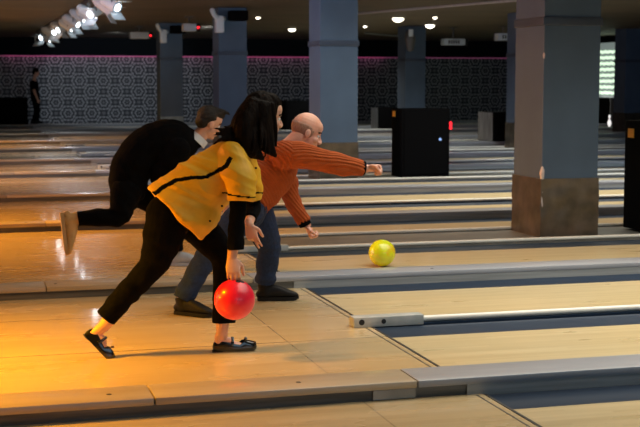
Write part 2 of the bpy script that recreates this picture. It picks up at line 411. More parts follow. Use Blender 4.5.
cabinet(11.88, 27.88, .8, .9, .68, 'low black cabinet with scuffed silver side, left of the nearest pillar', side='boxside', z=.086)
cabinet(12.2, 37.4, .85, .7, .68, 'small far black cabinet left of the large black cabinet', side='boxside', z=.0)
cabinet(9.3, 37.3, 1.1, .6, .9, 'black cabinet behind the bald head, left of the second pillar', z=.0)
cabinet(.6, 44.0, 1.62, .6, .93, 'long black cabinet at the far left beside the standing person', z=0)

# pin end: machine masks, lit panel, pin
for i, b in enumerate([A0 + CELL * k + c for k in range(3, 6) for c in (0, 3.32)]):
    if b + 3.2 > WALL: continue
    t = thing('pinsetter_mask', 'dark hanging mask over the far pin decks, %s of the row' % ORD[i], 'machine cover', (20.6, b, 0), group='dark masks above the pin decks')
    hgt = 3.2 if i % 2 == 0 else 3.9
    bm = bmesh.new(); box(bm, 0, .12, .05, hgt, .86, 2.75); obj('mask_board', bm, 'box', t, smooth=False)
    bm = bmesh.new(); box(bm, -.02, .14, .0, .05, .09, 2.75); obj('mask_post', bm, 'grey_metal', t, smooth=False)
t = thing('illuminated_panel', 'glowing pale green panel of wavy light bars above the far right pin deck', 'light panel', (20.5, 36.3, 0))
bm = bmesh.new(); box(bm, 0, .06, 0, 4.2, .93, 2.72); obj('backing', bm, 'screen', t, smooth=False)
for r in range(8):
    bm = bmesh.new(); z = 2.42 - r * .19
    tube(bm, [(-.01, .15 + j * .1, z + .018 * math.sin(j * 1.9 + r)) for j in range(40)], .012, [.045 + .012 * math.sin(j * 2.7 + r * 2) for j in range(40)], side=(1, 0, 0), sub=2, n=8)
    obj('light_bar', bm, 'screen_bar', t)
prof = [(0, .029), (.02, .033), (.06, .048), (.115, .0605), (.16, .055), (.21, .032), (.25, .023), (.29, .025), (.335, .032), (.365, .027), (.38, .008)]
t = thing('bowling_pin', 'lone white bowling pin with red neck bands, standing far away below the glowing panel', 'bowling pin', (20.35, 38.2, .0))
bm = bmesh.new(); tube(bm, [(0, 0, a) for a, b in prof], [b for a, b in prof], side=(1, 0, 0), cap0=False, cap1=False, sub=3, n=16); obj('pin_body', bm, 'pin', t)
bm = bmesh.new()
for z in (.235, .262): tube(bm, [(0, 0, z), (0, 0, z + .012)], .0262, side=(1, 0, 0), cap0=False, cap1=False, sub=1, n=16)
obj('neck_band', bm, 'pin_red', t)
light('pin_deck_light', 'POINT', (20.1, 38.7, .75), None, 4, (1, .95, .95), .05)

# ---------------------------------------------------------------- ceiling gear
def spotlamp(x, y, z, aim, label, group, s=1.0, on=True):
    t = thing('stage_lamp', label, 'lamp', (x, y, z), group=group)
    d = Vector(aim).normalized()
    bm = bmesh.new(); cyl(bm, -d * .13 * s, d * .13 * s, .07 * s, .085 * s, 14); cyl(bm, -d * .19 * s, -d * .13 * s, .04 * s, .07 * s, 14); obj('housing', bm, 'white_metal', t)
    bm = bmesh.new(); cyl(bm, d * .13 * s, d * .134 * s, .05 * s, None, 14); obj('lens', bm, 'lamp_face' if on else 'dark', t)
    bm = bmesh.new(); sx_ = d.cross(Vector((0, 0, 1))).normalized(); ux_ = sx_.cross(d)
    for q_ in (1, -1):
        c_ = d * .17 * s + ux_ * q_ * .10 * s; f_ = [c_ + sx_ * a_ * .11 * s + (d + ux_ * q_ * .5) * b_ * .06 * s for a_, b_ in ((-1, -1), (1, -1), (1, 1), (-1, 1))]
        vs_ = [bm.verts.new(v_) for v_ in f_] + [bm.verts.new(v_ + ux_ * .006) for v_ in f_]
        for id_ in ((0, 1, 2, 3), (7, 6, 5, 4), (0, 4, 5, 1), (1, 5, 6, 2), (2, 6, 7, 3), (3, 7, 4, 0)): bm.faces.new([vs_[i_] for i_ in id_])
    obj('barn_door', bm, 'white_metal', t, smooth=False)
    bm = bmesh.new(); box(bm, -.012, .012, -.1 * s, -.085 * s, -.02, CEIL - z - .07); box(bm, -.012, .012, .085 * s, .1 * s, -.02, CEIL - z - .07); box(bm, -.02, .02, -.1 * s, .1 * s, CEIL - z - .075, CEIL - z - .056); obj('yoke', bm, 'grey_metal', t, smooth=False)
t = thing('lamp_track', 'long grey ceiling truss that carries the row of white lamps', 'track', (0, 0, 0))
bm = bmesh.new(); box(bm, 2.3, 2.5, 19.6, 40, CEIL - .055, CEIL); obj('track_rail', bm, 'grey_metal', t, smooth=False)
for i in range(17):
    y = 20.9 + i * 1.13
    spotlamp(2.4 + random.uniform(-.07, .07), y, 2.72 + random.uniform(-.04, .05), (random.choice((.7, -.6, .9, -.9)), random.uniform(-.9, -.3), -.5), 'white ceiling stage lamp, %s from the right in the long row at the upper left' % ORD[i], 'white lamps in a row on the ceiling truss', 1.2, on=(i % 3 != 1))
for i, y in enumerate((22, 27, 32, 37)):
    light('stage_lamp_light', 'SPOT', (2.2, y, 2.55), (1.9, y - 1, 0), 170, (.9, .93, 1), .12, angle=115, blend=.8)
for i, (px, py, s) in enumerate(((292, 28, 1), (398, 17, 1.3), (430, 24, 1.2), (365, 25, .5), (435, 16, .5), (258, 16, .5))):
    D = (CEIL - EYE) * F / (80 - py); p = at(px, py, D / 1.06)
    dv = CAMM @ Vector(((px - 320) / F, (213.5 - py) / F, -1)); tt = (CEIL - EYE) / dv.z; x, y = dv.x * tt, dv.y * tt
    t = thing('ceiling_downlight', ['round white ceiling downlight above the bald man', 'brightest ceiling downlight, above the rear middle pillar', 'ceiling downlight right of the rear middle pillar', 'tiny dim ceiling downlight right of the second pillar', 'tiny ceiling downlight beside the brighter one right of centre', 'tiny ceiling downlight between the second and third pillars'][i], 'ceiling light', (x, y, CEIL))
    bm = bmesh.new(); cyl(bm, (0, 0, -.03), (0, 0, 0), .13 * s, .15 * s, 18); obj('trim_ring', bm, 'grey_metal', t)
    bm = bmesh.new(); ell(bm, (0, 0, -.04), (.1 * s, .1 * s, .06 * s), seg=14); obj('bulb', bm, 'down', t)
def projector(px, py, Y, label, red=False, flip=1, w_=.5, h_=.18):
    p = at(px, py, Y); t = thing('projector', label, 'projector', p)
    bm = bmesh.new(); box(bm, -w_ / 2, w_ / 2, -.15, .15, -h_ / 2, h_ / 2); obj('case', bm, 'white_metal', t, bevel=.02)
    bm = bmesh.new(); cyl(bm, (w_ / 2 * flip, 0, 0), (w_ / 2 * flip + .1 * flip, 0, 0), .085, .1); obj('lens_barrel', bm, 'dark', t)
    bm = bmesh.new(); cyl(bm, (0, 0, h_ / 2), (0, 0, CEIL - p.z), .02, None, 10); box(bm, -.1, .1, -.1, .1, CEIL - p.z - .02, CEIL - p.z); obj('ceiling_mount', bm, 'grey_metal', t)
    if red: bm = bmesh.new(); cyl(bm, (w_ / 2 + .05 * flip, -.115, 0), (w_ / 2 + .05 * flip, -.10, 0), .028, None, 12); obj('red_light', bm, 'red', t)
    else: bm = bmesh.new(); [box(bm, -w_ / 2 + .12 + j * .07, -w_ / 2 + .16 + j * .07, -.153, -.149, -.05, .05) for j in range(int((w_ - .2) / .07))]; obj('vent', bm, 'dark', t, smooth=False)
projector(139, 35.5, 35.5, 'white ceiling projector with a red light, left of the farthest left pillar', True)
projector(189, 27.5, 30, 'white ceiling projector with a red light, between the two far left pillars', True, w_=.3)
projector(453, 42, 34, 'flat white box hanging from the ceiling, right of the rear middle pillar', w_=.62)
projector(503, 37, 33, 'white hanging box half hidden by the nearest pillar', w_=.4, h_=.2)
def bracket_lamp(x, y, label):
    t = thing('wall_lamp', label, 'lamp', (x, y, 2.62), group='white lamps on the pillar tops')
    bm = bmesh.new(); box(bm, -.2, -.03, -.12, .08, -.18, .16); obj('housing', bm, 'white_metal', t, bevel=.03)
    bm = bmesh.new(); tube(bm, [(-.28, -.16, .26), (-.2, -.1, .14), (-.02, 0, .1)], .05, n=10); obj('arm', bm, 'white_metal', t)
    bm = bmesh.new(); box(bm, .06, .42, -.32, -.0, .06, .26); obj('ballast_box', bm, 'box', t, bevel=.02)
bracket_lamp(5.21, 11.12 + CELL * 3, 'white lamp with black box atop the farthest left pillar')
bracket_lamp(5.21, 11.12 + CELL * 2, 'white lamp with black box atop the pillar above the woman')
t = thing('wall_speaker', 'small tilted grey speaker on the front of the rear middle pillar', 'speaker', (11.72, 33.3, 2.55))
bm = bmesh.new(); tube(bm, [(0, -.02, .2), (0, -.1, .05), (0, -.14, -.22)], [.1, .15, .1], [.08, .12, .07], side=(1, 0, 0), n=14); obj('shell', bm, 'grey_metal', t)
bm = bmesh.new(); box(bm, -.06, .06, -.2, -.14, .0, .3); obj('bracket', bm, 'white_metal', t, bevel=.01)
q_ = at(449, 123, 35.3); bm = bmesh.new(); box(bm, q_.x - .09, q_.x + .09, 35.3, 35.4, .085, .3) 
o_ = obj('red_lamp', bm, 'red'); tag(o_, 'small glowing red lamp on the lanes right of the large black cabinet', 'lamp')
for i, (a, b) in enumerate((((330, 16), (520, 0)), ((365, 33), (420, 38)))):
    pts = []
    for (px, py) in (a, b):
        dv = CAMM @ Vector(((px - 320) / F, (213.5 - py) / F, -1)); tt = (CEIL - .03 - EYE) / dv.z; pts.append(Vector((0, 0, EYE)) + dv * tt)
    bm = bmesh.new(); cyl(bm, pts[0], pts[1], .025, None, 8); tag(obj('ceiling_conduit', bm, 'bracket'), ['thin pale conduit line crossing the ceiling right of centre', 'short conduit on the ceiling near the rear middle pillar'][i], 'conduit')

# ---------------------------------------------------------------- people
def cloth(name, c1, c2, scale=40, rough=.85, bump=.3, sheen=.2, sx=(1, 1, 1)):
    m = noisy(name, c1, c2, scale, rough, sheen=sheen, sx=sx, bump=bump); return m
M['yellow'] = cloth('yellow_cloth', (.64, .34, .003), (.70, .38, .004), 14, .65, .12, sheen=0)
M['black_cloth'] = cloth('black_cloth', (.0025, .0025, .003), (.004, .004, .0045), 30, 1, .2, sheen=0); M['black_cloth'].node_tree.nodes['Principled BSDF'].inputs['Specular IOR Level'].default_value = .05
M['denim'] = cloth('dark_denim', (.003, .012, .045), (.007, .022, .07), 60, .95, .3, sheen=0)
M['skin'] = noisy('skin', (.60, .33, .22), (.68, .38, .27), 9, .5, spec=.4)
M['skin_ruddy'] = noisy('ruddy_skin', (.60, .31, .22), (.68, .36, .27), 9, .45, spec=.4)
for s_ in ('skin', 'skin_ruddy'):
    b_ = M[s_].node_tree.nodes['Principled BSDF']; b_.inputs['Subsurface Weight'].default_value = .12; b_.inputs['Subsurface Radius'].default_value = (.01, .004, .002)
M['hair'] = noisy('dark_brown_hair', (.004, .0025, .002), (.009, .005, .003), 60, .6, sx=(1, 1, .15), bump=.3, spec=.05)
M['hair_brown'] = noisy('brown_hair', (.003, .002, .0015), (.010, .006, .004), 60, .8, sx=(.2, 1, 1), bump=.5)
M['hair_grey'] = noisy('cropped_grey_hair', (.24, .14, .10), (.34, .21, .16), 90, .9)
M['patent'] = mat('glossy_black_leather', (.006, .006, .006), .18, coat=.4)
M['shoe_black'] = noisy('black_leather', (.004, .004, .0045), (.008, .008, .009), 20, .6, spec=.2)
M['shoe_tan'] = noisy('tan_suede', (.55, .34, .13), (.62, .40, .17), 20, .8)
M['shoe_grey'] = noisy('light_grey_canvas', (.35, .36, .38), (.42, .43, .45), 20, .8)
M['sole'] = mat('rubber_sole', (.006, .006, .006), .7, spec=.2)
M['sole_tan'] = mat('tan_sole', (.5, .33, .15), .7)
M['eye_white'] = mat('eye_white', (.75, .73, .7), .2)
M['iris'] = mat('dark_iris', (.03, .015, .01), .2)
M['shirt_white'] = mat('white_collar_cloth', (.65, .68, .72), .8)
M['lip'] = mat('lips', (.45, .14, .10), .4)
mo = cloth('orange_knit', (.30, .055, .006), (.35, .068, .008), 25, .95, 0, sheen=0); M['orange_knit'] = mo

def HEADM(c, look, up=(0, 0, 1), s=1.0):
    x = Vector(look).normalized(); z = Vector(up); z = (z - x * z.dot(x)).normalized(); y = z.cross(x)
    return Matrix.Translation(Vector(c)) @ Matrix((x, y, z)).transposed().to_4x4() @ Matrix.Scale(s, 4)
def head_shapes(bm, H, female=False):
    r3 = H.to_3x3()
    def e(c, r): ell(bm, H @ Vector(c), r, r3, 20)
    e((-.012, 0, .03), (.098, .076, .09)); e((.028, 0, -.028), (.06, .058, .082)); e((.04, 0, .045), (.05, .058, .05))
    e((.01, 0, -.065), (.055, .053, .042)); e((.055, 0, -.098), (.026, .028, .02)); e((.03, 0, -.09), (.045, .038, .028))
    e((.072, 0, .022), (.018, .046, .011))
    for s in (-1, 1):
        e((.058, s * .036, -.03), (.028, .022, .022)); e((-.004, s * .077, -.012), (.018, .008, .031)); e((.004, s * .074, -.014), (.012, .012, .02))
        e((.096, s * .011, -.036), (.011, .008, .008))
    tube(bm, [H @ Vector(p) for p in ((.078, 0, .018), (.092, 0, -.008), (.106, 0, -.032), (.09, 0, -.042))], [.007, .008, .011, .009], side=r3 @ Vector((0, 1, 0)), n=10, sub=3)
    e((.082, 0, -.061), (.014, .024, .008)); e((.08, 0, -.074), (.014, .02, .008))
def eyes(H, root):
    for s in (-1, 1):
        bm = bmesh.new(); ell(bm, H @ Vector((.071, s * .031, -.002)), (.0115,) * 3, None, 14); e = obj('eye', bm, 'eye_white', root)
        bm = bmesh.new(); ell(bm, H @ Vector((.0775, s * .031, -.003)), (.0075,) * 3, None, 10); obj('iris', bm, 'iris', e)
        bm = bmesh.new(); tube(bm, [H @ Vector((.083, s * .016, .02)), H @ Vector((.082, s * .034, .026)), H @ Vector((.066, s * .052, .02))], .0045, n=8, sub=3); obj('eyebrow', bm, 'hair', root)
def hand(bm, wrist, d, nrm, curl=(30, 40, 30), s=1.0, thumb=1, spread=4, curls=None, thumb_close=.5):
    d = Vector(d).normalized(); nrm = Vector(nrm); nrm = (nrm - d * nrm.dot(d)).normalized(); sd = d.cross(nrm) * thumb
    W = Vector(wrist)
    tube(bm, [W - d * .02, W + d * .02 * s, W + d * .055 * s, W + d * .088 * s], [.024 * s, .032 * s, .041 * s, .04 * s], [.02 * s, .018 * s, .016 * s, .012 * s], side=sd, n=16)
    ell(bm, W + d * .04 * s + sd * .022 * s + nrm * .008 * s, (.02 * s,) * 3, None, 12)
    for i, (off, ln, r) in enumerate(((.030, .072, .0088), (.0105, .08, .009), (-.0105, .074, .0087), (-.030, .058, .0078))):
        cu = curls[i] if curls else curl
        p = W + d * (.084 if i < 3 else .078) * s + sd * off * s; a = 0; pts = [p - d * .015 * s, p]; dd = (d + sd * math.tan(R(spread)) * (1.5 - i) * .8).normalized()
        for f_, c in zip((.46, .30, .24), cu):
            a += R(c); p = p + (dd * math.cos(a) + nrm * math.sin(a)) * ln * f_ * s; pts.append(p)
        tube(bm, pts, [r * s * k for k in (1.05, 1.0, .95, .88, .78)], side=sd, n=10, sub=3)
    p = W + d * .028 * s + sd * .024 * s; v = (d * .62 + sd * .68 + nrm * .35).normalized(); pts = [p, p + v * .036 * s]
    v2 = (d * .85 + sd * (.35 - thumb_close * .5) + nrm * (.3 + thumb_close * .5)).normalized(); pts.append(pts[-1] + v2 * .03 * s); pts.append(pts[-1] + (v2 + nrm * .2 * thumb_close).normalized() * .025 * s)
    tube(bm, pts, [.014 * s, .012 * s, .0105 * s, .009 * s], side=nrm, n=10, sub=3)
def wr(amp, f=9, st=(1, 1, 1), seed=0):
    def g(p):
        q = Vector((p.x * st[0], p.y * st[1], p.z * st[2])) * f + Vector((seed, seed * 2, 0))
        return amp * noise.noise(q) + amp * .45 * noise.noise(q * 2.3)
    return g
def fold(dirv, amp, freq, base=.004):
    dv = Vector(dirv).normalized()
    def g(p):
        n_ = noise.noise(p * 5); s = p.dot(dv) * freq + n_ * 5
        return amp * (math.sin(s)) * (.4 + .6 * noise.noise(p * 3 + Vector((5, 2, 1)))) + base * noise.noise(p * 14)
    return g
def SHOE(heel, toe_dir, up, s=1.0):
    x = Vector(toe_dir).normalized(); z = Vector(up); z = (z - x * z.dot(x)).normalized(); y = z.cross(x)
    return Matrix.Translation(Vector(heel)) @ Matrix((x, y, z)).transposed().to_4x4() @ Matrix.Scale(s, 4)
def shoe(H, root, m, sole_m, L=.29, high=True, name='shoe', laces=True):
    """ankle shoe: local origin = bottom of the heel, toe along +x"""
    s3 = H.to_3x3(); k = L / .29
    def T(x, y, z): return H @ Vector((x * k, y * k, z * k))
    bm = bmesh.new()
    xs = [(.005, .030, .030), (.05, .037, .050), (.11, .037, .050), (.16, .043, .042), (.22, .046, .030), (.27, .036, .020), (.288, .018, .012)]
    tube(bm, [T(x, 0, .018 + h_) for x, w_, h_ in xs], [w_ * k for x, w_, h_ in xs], [h_ * k for x, w_, h_ in xs], side=s3 @ Vector((0, 1, 0)), n=20, power=2.3)
    if high: tube(bm, [T(.055, 0, .05), T(.045, 0, .09), T(.040, 0, .125)], [.04 * k, .042 * k, .045 * k], [.055 * k, .05 * k, .052 * k], side=s3 @ Vector((0, 1, 0)), n=18, cap1=False)
    o = fuse(name, bm, m, root, .004, 2)
    bm = bmesh.new()
    out = [(-.012, .026), (.02, .036), (.08, .036), (.14, .04), (.2, .05), (.25, .046), (.285, .03), (.30, .008)]
    lo = []; hi = []
    path = [(x, w_) for x, w_ in out] + [(x, -w_) for x, w_ in out[::-1]]
    for x, w_ in path: lo.append(bm.verts.new(T(x, w_, 0 + (.008 if x > .27 else 0)))); hi.append(bm.verts.new(T(x, w_, .026)))
    n = len(lo); bm.faces.new(lo[::-1]); bm.faces.new(hi)
    for i in range(n): bm.faces.new((lo[i], lo[(i + 1) % n], hi[(i + 1) % n], hi[i]))
    obj('sole', bm, sole_m, o, bevel=.003)
    if laces:
        bm = bmesh.new()
        for i in range(4):
            x = .10 + i * .022; z = .105 - i * .012
            tube(bm, [T(x, -.028, z - .012), T(x + .004, 0, z), T(x, .028, z - .012)], .0035, side=(0, 0, 1), n=6, sub=3)
        obj('laces', bm, 'sole', o)
    return o
def flat_shoe(H, root, L=.235, zs=1.0):
    """low black ballet shoe with instep strap, bow and perforated edge"""
    s3 = H.to_3x3(); k = L / .24
    def T(x, y, z): return H @ Vector((x * k, y * k, z * k * zs))
    bm = bmesh.new(); n = 28; rings = []
    def outline(t):        # t 0..1 around from heel
        a = t * 2 * math.pi; c = math.cos(a); x = .12 - .122 * c; w_ = .036 * abs(math.sin(a)) ** .6 * (.82 + .32 * (x / .24)); return x, math.copysign(w_, math.sin(a))
    for lv, (sc_, off) in enumerate(((.98, .0), (1.02, .010), (1.04, .018), (1.0, None), (.93, None), (.9, None))):
        rg = []
        for i in range(n):
            x, y = outline(i / n); top = .055 if x < .05 else (.055 - (x - .05) * .22 if x < .17 else .036)
            z = off if off is not None else (top * (.75, 1.0, .9)[lv - 3])
            if x > .17 and lv >= 3: z = .022 + (.02, .03, .03)[lv - 3]
            xx = .12 + (x - .12) * sc_; f = 1
            if x > .165 and lv >= 4: xx = .165 + (xx - .165) * (.55 if lv == 4 else .12)
            if x > .165 and lv >= 4: f = 1
            rg.append(bm.verts.new(T(xx, y * sc_ * f, z)))
        rings.append(rg)
    for a, b in zip(rings, rings[1:]):
        for i in range(n): bm.faces.new((a[i], a[(i + 1) % n], b[(i + 1) % n], b[i]))
    bm.faces.new(rings[0])
    o = obj('shoe', bm, 'patent', root)
    bm = bmesh.new(); tube(bm, [T(.10, -.034, .03), T(.105, -.03, .052), T(.108, 0, .075), T(.105, .03, .052), T(.10, .034, .03)], .0075, .0025, side=s3 @ Vector((1, 0, 0)), n=8); obj('strap', bm, 'patent', o)
    bm = bmesh.new()
    for s in (-1, 1): tube(bm, [T(.178, 0, .058), T(.185, s * .012, .066), T(.178, s * .022, .06)], [.002, .006, .003], n=8, sub=3)
    ell(bm, T(.178, 0, .058), (.005, .005, .005), None, 8); obj('bow', bm, 'patent', o)
    bm = bmesh.new(); 
    tube(bm, [T(-.004, 0, -.0), T(.05, 0, -.0)], [.026 * k, .03 * k], [.004 * k, .004 * k], side=s3 @ Vector((0, 1, 0)), n=12, sub=1); obj('heel', bm, 'sole', o)
    return o

# ---- woman in yellow -----------------------------------------------------------------
root = thing('person', 'long-haired woman in a yellow jacket, lunging to bowl a red ball', 'person')
W = root
Yc = 6.93
H = HEADM(at(265, 116, 6.95), (1, .10, -.22), (.15, 0, 1), .98)
bm = bmesh.new()
head_shapes(bm, H)
neck = at(247, 146, 6.95)
tube(bm, [at(240, 152, 6.95), neck, at(259, 130, 6.95), H @ Vector((-.02, 0, -.02))], [.07, .052, .048, .05])
tube(bm, [at(176, 208, Yc), at(192, 197, Yc), at(214, 175, Yc), at(232, 158, Yc)], [.15, .125, .135, .14], [.10, .09, .1, .085])
sR = at(235, 153, 6.79); eR = at(238, 207, 6.72); wR = at(232, 257, 6.70)
sL = at(242, 158, 7.1); eL = at(253, 204, 7.16); wL = at(249, 224, 7.04)
tube(bm, [sR, (sR + eR) / 2, eR, (eR + wR) / 2, wR], [.045, .042, .036, .033, .026], n=14)
tube(bm, [sL, (sL + eL) / 2, eL, (eL + wL) / 2, wL], [.045, .042, .036, .033, .024], n=14)
hR = at(170, 215, 6.86); kR = at(152, 266, 6.9); aR = at(104, 326, 6.98)
hL = at(186, 214, 7.02); kL = at(224, 256, 6.98); aL = at(222, 334, 6.95)
tube(bm, [hR, (hR + kR) / 2, kR, at(129, 294, 6.95), aR], [.085, .075, .055, .05, .033])
tube(bm, [hL, (hL + kL) / 2, kL, at(224, 290, 6.97), aL], [.085, .075, .055, .048, .033])
# ball and the hands
BALL = at(234.5, 299.5, 6.68); BR = .1085
hand(bm, wR, (BALL + Vector((-.01, -.045, .085))) - wR, (.25, 1, 0), (15, 40, 30), .95, thumb=1, spread=3)
hand(bm, wL, at(256, 252, 7.0) - wL, (.5, .75, .1), s=.9, thumb=1, spread=7, curls=((8, 10, 8), (12, 14, 10), (55, 60, 40), (60, 60, 40)), thumb_close=.7)
# feet
FL = SHOE(at(213.5, 352.2, 6.96), (1, -.08, 0), (0, 0, 1)); FL.translation.z = 0.006
tr = at(84, 335, 6.99); toe = at(104, 356, 6.97)
FR = SHOE(tr, (toe - tr).normalized() + Vector((0, -.05, 0)), (.75, 0, .65))
for Fm, an in ((FL, aL), (FR, aR)):
    s3 = Fm.to_3x3(); T = lambda x, y, z: Fm @ Vector((x, y, z))
    tube(bm, [an, T(.035, 0, .075), T(.03, 0, .045), T(.03, 0, .035)], [.033, .029, .024, .02], side=s3 @ Vector((0, 1, 0)))
    tube(bm, [T(.02, 0, .035), T(.08, 0, .05), T(.12, 0, .032), T(.15 if Fm is FR else .21, 0, .02)], [.02, .024, .027, .016], [.024, .026, .016, .008], side=s3 @ Vector((0, 1, 0)))
fuse('body', bm, 'skin', W, .0045, 2)
eyes(H, W)
bm = bmesh.new(); ell(bm, H @ Vector((.083, 0, -.061)), (.0145, .02, .006), H.to_3x3(), 10); ell(bm, H @ Vector((.081, 0, -.073)), (.0145, .018, .0065), H.to_3x3(), 10); obj('lips', bm, 'lip', W)
# hair
bm = bmesh.new(); r3 = H.to_3x3()
ell(bm, H @ Vector((-.032, 0, .035)), (.106, .09, .1), r3, 24); ell(bm, H @ Vector((-.06, 0, -.02)), (.08, .085, .1), r3, 20); ell(bm, H @ Vector((.0, 0, .08)), (.078, .068, .055), r3, 20)
tube(bm, [at(252, 108, 6.9), at(243, 128, 6.87), at(248, 146, 6.86), at(262, 158, 6.82)], [.07, .085, .075, .02], [.06, .07, .055, .015])
tube(bm, [at(262, 106, 6.86), at(264, 128, 6.85), at(268, 146, 6.84), at(275, 155, 6.83)], [.03, .04, .035, .012], [.05, .05, .042, .012])
tube(bm, [at(272, 104, 6.865), at(274, 118, 6.86), at(275, 132, 6.87), at(276, 146, 6.87)], [.012, .012, .012, .006], [.014, .013, .015, .006])
tube(bm, [at(250, 118, 6.98), at(236, 128, 6.95), at(226, 131, 6.92), at(219, 129, 6.9)], [.07, .05, .025, .008], [.05, .035, .022, .008])
tube(bm, [at(245, 128, 6.9), at(233, 137, 6.86), at(222, 139, 6.84), at(214, 144, 6.84)], [.05, .035, .016, .004], [.045, .026, .012, .004])
for j in range(26):
    a = random.uniform(0, 1); x0 = 238 + 34 * a; yj = 6.80 + random.uniform(-.02, .08)
    tube(bm, [at(x0, 118 + random.uniform(-4, 4), yj + .05), at(x0 + 1, 140, yj), at(x0 + random.uniform(-2, 6), 152 + random.uniform(-6, 7), yj)], [.012, .010, .004], n=8, sub=3)
for j in range(8):
    tube(bm, [at(248, 124 + j, 6.9), at(232, 128 + j * 1.5, 6.85), at(224 - random.uniform(0, 12), 126 + j * 2.2, 6.84)], [.012, .008, .003], n=8, sub=3)
fuse('hair', bm, 'hair', W, .0045, 1, wr(.004, 30, (1.6, 1.6, .4)))
# trousers
bm = bmesh.new()
tube(bm, [at(186, 203, Yc), at(176, 212, Yc), at(172, 222, Yc)], [.15, .165, .14], [.11, .135, .10])
tube(bm, [at(168, 212, 6.86), at(163, 238, 6.87), at(152, 266, 6.9), at(128, 292, 6.95), at(106, 318, 6.98)], [.10, .095, .072, .062, .056], [.115, .11, .078, .066, .06], cap1=False)
tube(bm, [at(184, 214, 7.02), at(205, 234, 7.0), at(223, 257, 6.98), at(224, 290, 6.97), at(224, 323, 6.95)], [.10, .092, .072, .064, .064], [.105, .094, .074, .064, .066], cap1=False)
fuse('trousers', bm, 'black_cloth', W, .006, 2, fold((1, 0, 1), .006, 60))
# long-sleeved black top
bm = bmesh.new()
tube(bm, [at(205, 183, Yc), at(232, 158, Yc), at(243, 150, 6.94)], [.10, .11, .065], [.07, .06, .045])
tube(bm, [sR.lerp(eR, .3), (sR + eR) / 2, eR, at(236, 230, 6.71), at(236, 250, 6.70)], [.052, .05, .045, .044, .046], cap1=False)
tube(bm, [sL.lerp(eL, .3), (sL + eL) / 2, eL, at(250, 219, 7.07)], [.055, .05, .046, .04], cap1=False)
fuse('black_top', bm, 'black_cloth', W, .006, 2, fold((0, 0, 1), .004, 90))
# jacket
def jpaint(c, n_):
    if n_.y > .2: return 0
    pts = JST
    for a, b in zip(pts, pts[1:]):
        ab = b - a; t = max(0, min(1, ((c.x - a.x) * ab.x + (c.z - a.z) * ab.z) / (ab.x ** 2 + ab.z ** 2)))
        q = a + ab * t
        if math.hypot(c.x - q.x, c.z - q.z) < .0095: return 1
    z = at(241, 196, 6.66).z
    if abs(c.z - z + (c.x - at(241, 196, 6.66).x) * .12) < .004 and c.x > at(226, 196, 6.66).x: return 1
    return 0
JST = [at(152, 198, 6.76), at(163, 190, 6.75), at(178, 181, 6.75), at(192, 178, 6.75), at(206, 177, 6.75), at(216, 172, 6.75), at(224, 165, 6.75), at(229, 158, 6.75)]
def jacket_bm():
    bm = bmesh.new()
    tube(bm, [at(175, 214, Yc), at(190, 199, Yc), at(212, 178, Yc), at(230, 161, Yc), at(243, 150, 6.94)], [.20, .185, .175, .185, .085], [.20, .18, .152, .125, .07], cap0=False, n=28)
    tube(bm, [at(231, 155, 6.81), at(238, 172, 6.73), at(241, 186, 6.71), at(241, 200, 6.70)], [.08, .08, .076, .076], [.085, .08, .072, .070], cap1=False)
    tube(bm, [at(240, 160, 7.06), at(248, 178, 7.12), at(249, 199, 7.14)], [.075, .07, .068], cap1=False)
    return bm
def jdisp(p):
    # creases run from the shoulder towards the hem
    a = noise.noise(Vector((p.x * 2.5, p.y * 2, p.z * 11 + p.x * 4)))
    b = noise.noise(Vector((p.x * 5 + 3, p.y * 4, p.z * 20 + p.x * 8)))
    c = 1 - 2 * abs(noise.noise(Vector((p.x * 2.0 + p.z * 2.5, p.y * 2 + 4, p.z * 9 + p.x * 3.5))))
    d = 1 - 2 * abs(noise.noise(Vector((p.x * 4.0 + 7, p.y * 3, p.z * 17 + p.x * 9))))
    return .012 * a + .007 * b + .015 * c + .008 * d - .008
fuse('jacket', jacket_bm(), ['yellow', 'black_cloth'], W, .0055, 2, jdisp, jpaint)
bm = bmesh.new()
for px, py in ((256, 168), (210, 221), (222, 206)):
    p = at(px, py, 6.74); bm = bmesh.new(); ell(bm, p, (.006, .012, .006), None, 10); obj('button', bm, 'sole', W)
flat_shoe(FL, W); flat_shoe(FR, W, .2, 1.25)
# red ball
t = thing('bowling_ball', 'glossy red bowling ball hanging from the hand of the woman in yellow', 'bowling ball', BALL)
M['red_ball'] = noisy('red_ball', (.74, .006, .03), (.80, .010, .04), 3, .35, coat=.2)
bm = bmesh.new(); bmesh.ops.create_icosphere(bm, subdivisions=5, radius=BR); obj('ball_shell', bm, 'red_ball', t)
bm = bmesh.new()
for v in ((.12, -.35, 1), (.36, -.30, 1), (.2, .1, 1)):
    v = Vector(v).normalized(); bm = bmesh.new(); cyl(bm, v * (BR - .003), v * (BR + .0006), .013, None, 14); obj('finger_hole', bm, 'dark', t)

# ---- man in orange sweater -----------------------------------------------------------
W = thing('person', 'balding man in an orange ribbed sweater and jeans; right arm stretched out', 'person')
Yc = 8.28
H = HEADM(at(307, 132, 8.22), (1, -.12, -.42), (.35, 0, 1), 1.03)
bm = bmesh.new(); head_shapes(bm, H)
tube(bm, [at(282, 154, 8.25), at(290, 147, 8.24), at(299, 138, 8.22), at(304, 133, 8.22)], [.08, .066, .062, .06])
tube(bm, [at(248, 206, Yc), at(258, 192, Yc), at(270, 176, Yc), at(282, 160, Yc)], [.15, .15, .16, .15], [.1, .11, .12, .1])
sR = at(286, 154, 8.07); wR = at(366, 168.5, 7.98)
tube(bm, [sR, at(312, 158, 8.0), at(325, 161, 8.0), at(346, 165, 7.98), wR], [.05, .045, .042, .038, .029], n=14)
sL = at(284, 165, 8.46); eL = at(291, 196, 8.5); wL = at(307, 225, 8.46)
tube(bm, [sL, (sL + eL) / 2, eL, (eL + wL) / 2, wL], [.05, .045, .042, .038, .028], n=14)
